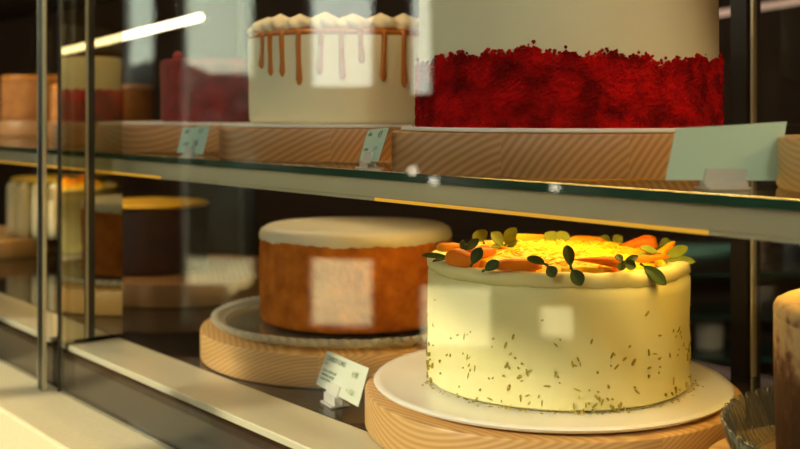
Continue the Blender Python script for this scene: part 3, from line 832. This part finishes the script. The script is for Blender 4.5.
# ------------------------------------------------------------------ price cards
def solid_quad(pts, th):
    """card with real thickness from its corners TL, TR, BR, BL"""
    TL, TR, BR, BL = pts
    n = (TR - TL).cross(BL - TL).normalized()
    bm = bmesh.new()
    a = [bm.verts.new(p) for p in pts]; b = [bm.verts.new(p + n * th) for p in pts]
    bm.faces.new(a); bm.faces.new(b[::-1])
    for i in range(4): bm.faces.new((a[i], b[i], b[(i + 1) % 4], a[(i + 1) % 4]))
    return bm, n
def price_card(corners, m, label, clip_at, clip_z, texts=(), clip_w=0.024, ink=None):
    TL, TR, BR, BL = corners
    cen = (BL + BR) / 2
    base = Vector((cen.x, cen.y, clip_z))
    r = thing('price_card', label, 'price card', base, 0, 'price cards in clear clips')
    pts = [p - base for p in corners]
    bm, n = solid_quad(pts, 0.0006)
    card_o = obj('card', bm, m, r)
    if n.y > 0: n = -n
    ux = (pts[1] - pts[0]); uy = (pts[0] - pts[3])
    # clear clip: foot plate on the shelf plus two jaws holding the lower edge of the card
    d = (BR - BL).normalized()
    dh = Vector((d.x, d.y, 0)).normalized(); nh = Vector((n.x, n.y, 0)).normalized()
    up = uy.normalized()
    c = (pts[3] * (1 - clip_at) + pts[2] * clip_at)
    jb = bmesh.new()
    for off, hi in ((0.0012, 0.0075), (-0.0026, 0.005)):
        q = [c + d * sx * clip_w / 2 + n * off + up * uz for sx, uz in ((-1, hi), (1, hi), (1, -0.002), (-1, -0.002))]
        b2, _ = solid_quad(q, 0.0012)
        me_ = bpy.data.meshes.new('tmp'); b2.to_mesh(me_); b2.free(); jb.from_mesh(me_); bpy.data.meshes.remove(me_)
    f0 = Vector((c.x, c.y, 0))
    a4 = [f0 + dh * sx * clip_w / 2 + nh * sy for sx, sy in ((-1, 0.007), (1, 0.007), (1, -0.011), (-1, -0.011))]
    lo_ = [jb.verts.new(p + Vector((0, 0, 0.0006))) for p in a4]; hi_ = [jb.verts.new(p + Vector((0, 0, 0.0020))) for p in a4]
    jb.faces.new(hi_); jb.faces.new(lo_[::-1])
    for i in range(4): jb.faces.new((lo_[i], lo_[(i + 1) % 4], hi_[(i + 1) % 4], hi_[i]))
    zt = max((c + up * -0.002).z, 0.003)
    for off in (0.0018, -0.0018):
        q = [Vector((c.x, c.y, 0.001)) + dh * sx * clip_w / 2 + nh * off * 2 + Vector((0, 0, uz)) for sx, uz in ((-1, zt), (1, zt), (1, 0), (-1, 0))]
        b2, _ = solid_quad(q, 0.001)
        me_ = bpy.data.meshes.new('tmp'); b2.to_mesh(me_); b2.free(); jb.from_mesh(me_); bpy.data.meshes.remove(me_)
    obj('clip', jb, M['clip_plastic'], r)
    for (txt, u, v, size, im) in texts:
        cu = bpy.data.curves.new('printed_text', 'FONT')
        cu.body = txt; cu.size = size; cu.extrude = 0.00008
        cu.materials.append(im)
        tmp = bpy.data.objects.new('tmp_text', cu)
        me = bpy.data.meshes.new_from_object(tmp)
        bpy.data.objects.remove(tmp)
        to = bpy.data.objects.new('printed_text', me)
        C.objects.link(to); to.parent = card_o
        xa = ux.normalized(); ya = (uy - uy.dot(xa) * xa).normalized(); za = xa.cross(ya)
        pos = pts[0] + ux * u - uy * v + za * 0.00025
        to.matrix_local = Matrix.Translation(pos) @ Matrix((xa, ya, za)).transposed().to_4x4()
    return r
INK, INP = M['ink'], M['ink_pale']
txt = [('CARROT CAKE', 0.05, 0.24, 0.0062, INK), ('slice', 0.05, 0.37, 0.0042, INP), ('carrot, walnut and', 0.05, 0.56, 0.0040, INK), ('cinnamon sponge', 0.05, 0.68, 0.0040, INK), ('cream cheese', 0.05, 0.80, 0.0040, INK),
       ('4.90', 0.70, 0.40, 0.0075, INP), ('+ 150', 0.68, 0.86, 0.0070, INP)]
price_card([at(327, 350.5, .985), at(368.6, 368, .905), at(358, 407, .893), at(316, 384, .974)], M['white_card'],
           'bright white price card standing in front of the carrot cake', 0.42, DECK, txt)
price_card([at(368, 130, .897), at(388.3, 127.5, .837), at(377.6, 161.6, .83), at(359, 160.5, .89)], M['mint'],
           'narrow looking mint price card between caramel drip cake and red cake boards', 0.45, SHELF,
           [('cake', 0.12, 0.22, 0.006, INK), ('4.9', 0.62, 0.30, 0.009, INK), ('cream', 0.12, 0.70, 0.005, INK), ('150', 0.55, 0.80, 0.009, INK)])
price_card([at(183, 128, 1.115), at(209.7, 125.3, 1.055), at(202.4, 154.5, 1.05), at(176.5, 152.5, 1.11)], M['mint'],
           'blurred mint price card in front of the maroon cake board', 0.5, SHELF,
           [('cake', 0.12, 0.24, 0.007, INK), ('4.9', 0.66, 0.30, 0.009, INK), ('cream', 0.2, 0.72, 0.006, INK), ('150', 0.55, 0.78, 0.009, INK)])
price_card([at(676, 128.5, .632), at(787, 121.5, .654), at(776.5, 180.5, .64), at(665.5, 180, .62)], M['mint'],
           'large blank mint card at the right, in front of the red cake board', 0.52, SHELF, (), 0.028)
price_card([at(97, 131, 1.47), at(117, 129.5, 1.43), at(114, 155, 1.42), at(94, 155, 1.46)], M['mint'],
           'mint price card dimly seen through the tinted glass strip', 0.5, SHELF, [('cake', 0.12, 0.24, 0.007, INK), ('4.9', 0.6, 0.30, 0.009, INK), ('150', 0.55, 0.78, 0.009, INK)])  # card added where a mirrored card would show

# ------------------------------------------------------------------ lamp tube above, things behind the counter
A, B = PX(201, 17, 1.5), PX(63, 51.5, 2.3)
lt = thing('tube_lamp', 'glowing slanted tube lamp hanging at the upper left', 'lamp', (A + B) / 2)
c0 = (A + B) / 2
bm = bmesh.new(); dirv = (B - A).normalized()
tube(bm, [A - c0, A - c0 + dirv * 0.004, B - c0 - dirv * 0.004, B - c0], [0.0045, 0.0062, 0.0062, 0.0045], 16)
obj('tube', bm, M['tube'], lt, True)
bm = bmesh.new()
for u in (0.12, 0.88):
    q = A.lerp(B, u) - c0
    tube(bm, [q + Vector((0, 0, 0.006)), Vector((q.x, q.y, TOPZ - 0.0005 - c0.z))], 0.0018, 8)
obj('hanger', bm, M['black'], lt)

bc = thing('back_counter', 'dark back counter standing behind the cake case', 'counter', (1.25, 3.1, 0))
obj('worktop', bx(-1.1, 1.25, -0.35, 0.4, 0.925, 0.94), M['counter_dark'], bc)
obj('edge_strip', bx(-1.1, 1.25, -0.353, -0.3502, 0.927, 0.938), M['teal_glass'], bc)
obj('cabinet_body', bx(-1.08, 1.25, -0.12, 0.4, 0, 0.925), M['wall_dark'], bc)
for zz in (0.825, 0.715):
    obj('shelf', bx(-1.08, 1.25, -0.34, -0.12, zz - 0.011, zz), M['teal_glass'], bc)
obj('side_board', bx(-1.1, -1.08, -0.34, 0.4, 0, 0.925), M['wall_dark'], bc)
def lathe_thing(name, prof, m, loc, label, cat, group=None):
    o = obj(name, lathe(prof, 40), m, None, True, 40); o.location = loc
    return tag(o, label, cat, group)
zt = 0.94
lathe_thing('mug', [(0.03, 0), (0.036, 0.003), (0.040, 0.09), (0.037, 0.09), (0.033, 0.01)], M['mug'], ((709 - 400) / F * 2.87, 2.87, 0.7155), 'blurred pale mug on the teal shelf below the back counter top', 'mug')
lathe_thing('milk_pitcher', [(0.045, 0), (0.05, 0.01), (0.045, 0.08), (0.035, 0.12), (0.04, 0.14), (0.037, 0.14), (0.03, 0.11)], M['pitcher'], ((757 - 400) / F * 2.9, 2.9, zt), 'blurred steel milk pitcher on the back counter at far right', 'pitcher')
for i, px in enumerate((765, 792, 819)):
    lathe_thing('bottle', [(0.035, 0), (0.038, 0.005), (0.038, 0.2), (0.015, 0.26), (0.013, 0.31), (0.011, 0.31)], M['bottle'], ((px - 400) / F * 3.3, 3.3, zt),
                ['dark blue bottle nearest the post on the back counter', 'middle dark blue bottle on the back counter', 'dark blue bottle at the right edge of the back counter'][i], 'bottle', 'bottles on the back counter')
o = obj('serving_tray', bx(-0.13, 0.13, -0.09, 0.09, 0, 0.015, 0.004), M['teal']); o.location = ((722 - 400) / F * 2.98, 2.98, zt)
o.location.x += 0.02; o.location.y += 0.15
tag(o, 'pale teal tray on the back counter', 'tray')
# lamp tube far behind, upper right
A, B = PX(640, 26, 3.6), PX(830, -4, 3.3)
l2 = thing('ceiling_tube_lamp', 'pinkish lit tube lamp far behind at the upper right', 'lamp', (A + B) / 2)
c0 = (A + B) / 2
bm = bmesh.new(); tube(bm, [A - c0, B - c0], 0.011, 12); obj('tube', bm, emit('dim tube', (1.0, 0.62, 0.42), 0.6), l2, True)
bm = bmesh.new()
for u in (0.1, 0.9):
    q = A.lerp(B, u) - c0
    tube(bm, [q + Vector((0, 0, 0.01)), Vector((q.x, q.y, ZC - c0.z))], 0.003, 8)
obj('hanger', bm, M['black'], l2)
bn = thing('wooden_bench', 'warm brown wooden bench under the windows, mirrored in the panel below the case', 'bench', (-2.12, 1.3, 0))  # bench added to give the panel a warm brown reflection
obj('seat', bx(-0.24, 0.20, -1.1, 1.1, 0.56, 0.60, 0.004), M['bench'], bn)
obj('front_panel', bx(0.14, 0.165, -1.08, 1.08, 0.06, 0.56), M['bench'], bn)
for sy in (-1.08, -0.36, 0.36, 1.03):
    obj('leg', bx(-0.20, 0.135, sy, sy + 0.05, 0, 0.56), M['bench'], bn)
# glowing bulbs added on the window wall to put bright dots in the glass
def mirrored(px, py, X):
    v = Vector(((px - 400) / F, 1.0, -(py - HOR) / F)); n = Vector((dy, -dx, 0))
    P0 = Vector((PXp, PYp, 0)) + n * (-0.015)
    t = P0.dot(n) / v.dot(n)
    g_ = v * t; r_ = v - 2 * v.dot(n) * n
    return g_ + r_ * ((X - g_.x) / r_.x) + Vector((0, 0, EYE))
for i, (px, py) in enumerate(((434, 181), (413, 171), (555, 188))):
    q = mirrored(px, py, XL + 0.035)
    lb = thing('wall_bulb', ['small bulb on the window wall, mirrored right of the caramel cake card', 'small bulb on the window wall, mirrored nearest the caramel cake card', 'small bulb on the window wall, mirrored below the middle of the red cake board'][i], 'bulb', q, 0, 'small wall bulbs')
    b1 = bmesh.new(); ico(b1, (0, 0, 0), 0.013, 2); obj('globe', b1, M['dot'], lb, True)
    b2 = bmesh.new(); tube(b2, [(-0.0345, 0, 0), (-0.011, 0, 0)], 0.007, 10); obj('socket', b2, M['black'], lb)
# unseen globes: two added as room fill, the amber one for the warm right
for i, (x, y, z) in enumerate(((-0.9, -1.0, 2.3), (0.6, -1.3, 2.3), (1.45, 0.05, 2.1))):
    gl = thing('pendant_lamp', ['pendant globe lamp over the left of the room', 'pendant globe lamp behind the camera', 'pendant globe lamp at the right of the room'][i], 'lamp', (x, y, z), 0, 'pendant globe lamps')
    b1 = bmesh.new(); ico(b1, (0, 0, 0), 0.12, 3); obj('globe', b1, M['globe_warm' if i == 2 else 'globe'], gl, True)
    b2 = bmesh.new(); tube(b2, [(0, 0, 0.11), (0, 0, ZC - z)], 0.006, 8); obj('cord', b2, M['black'], gl)

# things added outside the windows only to be mirrored in the case glass
bl = obj('street_building', bx(-12, -8, 4.42, 9.5, -0.02, 9), M['facade']); tag(bl, 'pale building across the street, mirrored as a pale blue strip', 'building')  # facade added to dim the mirrored strip of sky
bm = bmesh.new(); rb = random.Random(2)
for k in range(40):
    ico(bm, (rb.uniform(-0.3, 0.3), rb.uniform(-0.3, 0.3), rb.uniform(0.15, 1.45)), rb.uniform(0.12, 0.24), 2, 0.12, rb)
o = obj('bush', bm, M['bush'], None, True); o.location = (-4.15, 2.45, -0.02)  # bush added to darken the lower part of the window reflection
tag(o, 'dark bush outside the tall window, mirrored dimly in the case glass', 'bush')
ot = thing('outdoor_table', 'pale sunlit table outside the tall window, mirrored as a cream slab', 'table', (-3.35, 2.18, -0.02))  # table added to put a cream slab in the reflection
obj('table_top', bx(-0.35, 0.35, -0.22, 0.24, 0.70, 0.74, 0.008), M['pavement'], ot)
for sx in (-0.3, 0.3):
    for sy in (-0.18, 0.2):
        obj('leg', bx(sx - 0.02, sx + 0.02, sy - 0.02, sy + 0.02, 0, 0.70), M['black'], ot)

# ------------------------------------------------------------------ daylight
w = bpy.data.worlds.new('World'); S.world = w; w.use_nodes = True
nt = w.node_tree
for n in list(nt.nodes): nt.nodes.remove(n)
wo = nt.nodes.new('ShaderNodeOutputWorld'); bg = nt.nodes.new('ShaderNodeBackground')
tc = nt.nodes.new('ShaderNodeTexCoord'); sp = nt.nodes.new('ShaderNodeSeparateXYZ'); nt.links.new(tc.outputs['Generated'], sp.inputs[0])
rp = ramp(nt, [(0.0, (0.96, 0.95, 0.78)), (0.3, (0.86, 0.92, 0.78)), (1.0, (0.72, 0.80, 0.76))])
nt.links.new(sp.outputs['Z'], rp.inputs[0]); nt.links.new(rp.outputs[0], bg.inputs[0])
bg.inputs[1].default_value = 6.0
nt.links.new(bg.outputs[0], wo.inputs[0])
sl = bpy.data.lights.new('sun', 'SUN'); sl.energy = 4.6; sl.angle = math.radians(0.8); sl.color = (1.0, 0.84, 0.58)
so = bpy.data.objects.new('sun', sl); C.objects.link(so)
el = math.radians(22)
dirn = Vector((0.932 * math.cos(el), 0.362 * math.cos(el), -math.sin(el)))
so.rotation_euler = dirn.to_track_quat('-Z', 'Y').to_euler()
so.location = (-6, -2, 5)

# ------------------------------------------------------------------ view
S.view_settings.view_transform = 'Standard'
S.view_settings.look = 'None'
S.view_settings.gamma = 1
S.view_settings.use_curve_mapping = False
S.view_settings.exposure = 0.0
S.cycles.max_bounces = 12
S.cycles.transparent_max_bounces = 24
S.cycles.glossy_bounces = 5
S.cycles.sample_clamp_indirect = 8
S.cycles.use_denoising = True
S.cycles.caustics_reflective = False
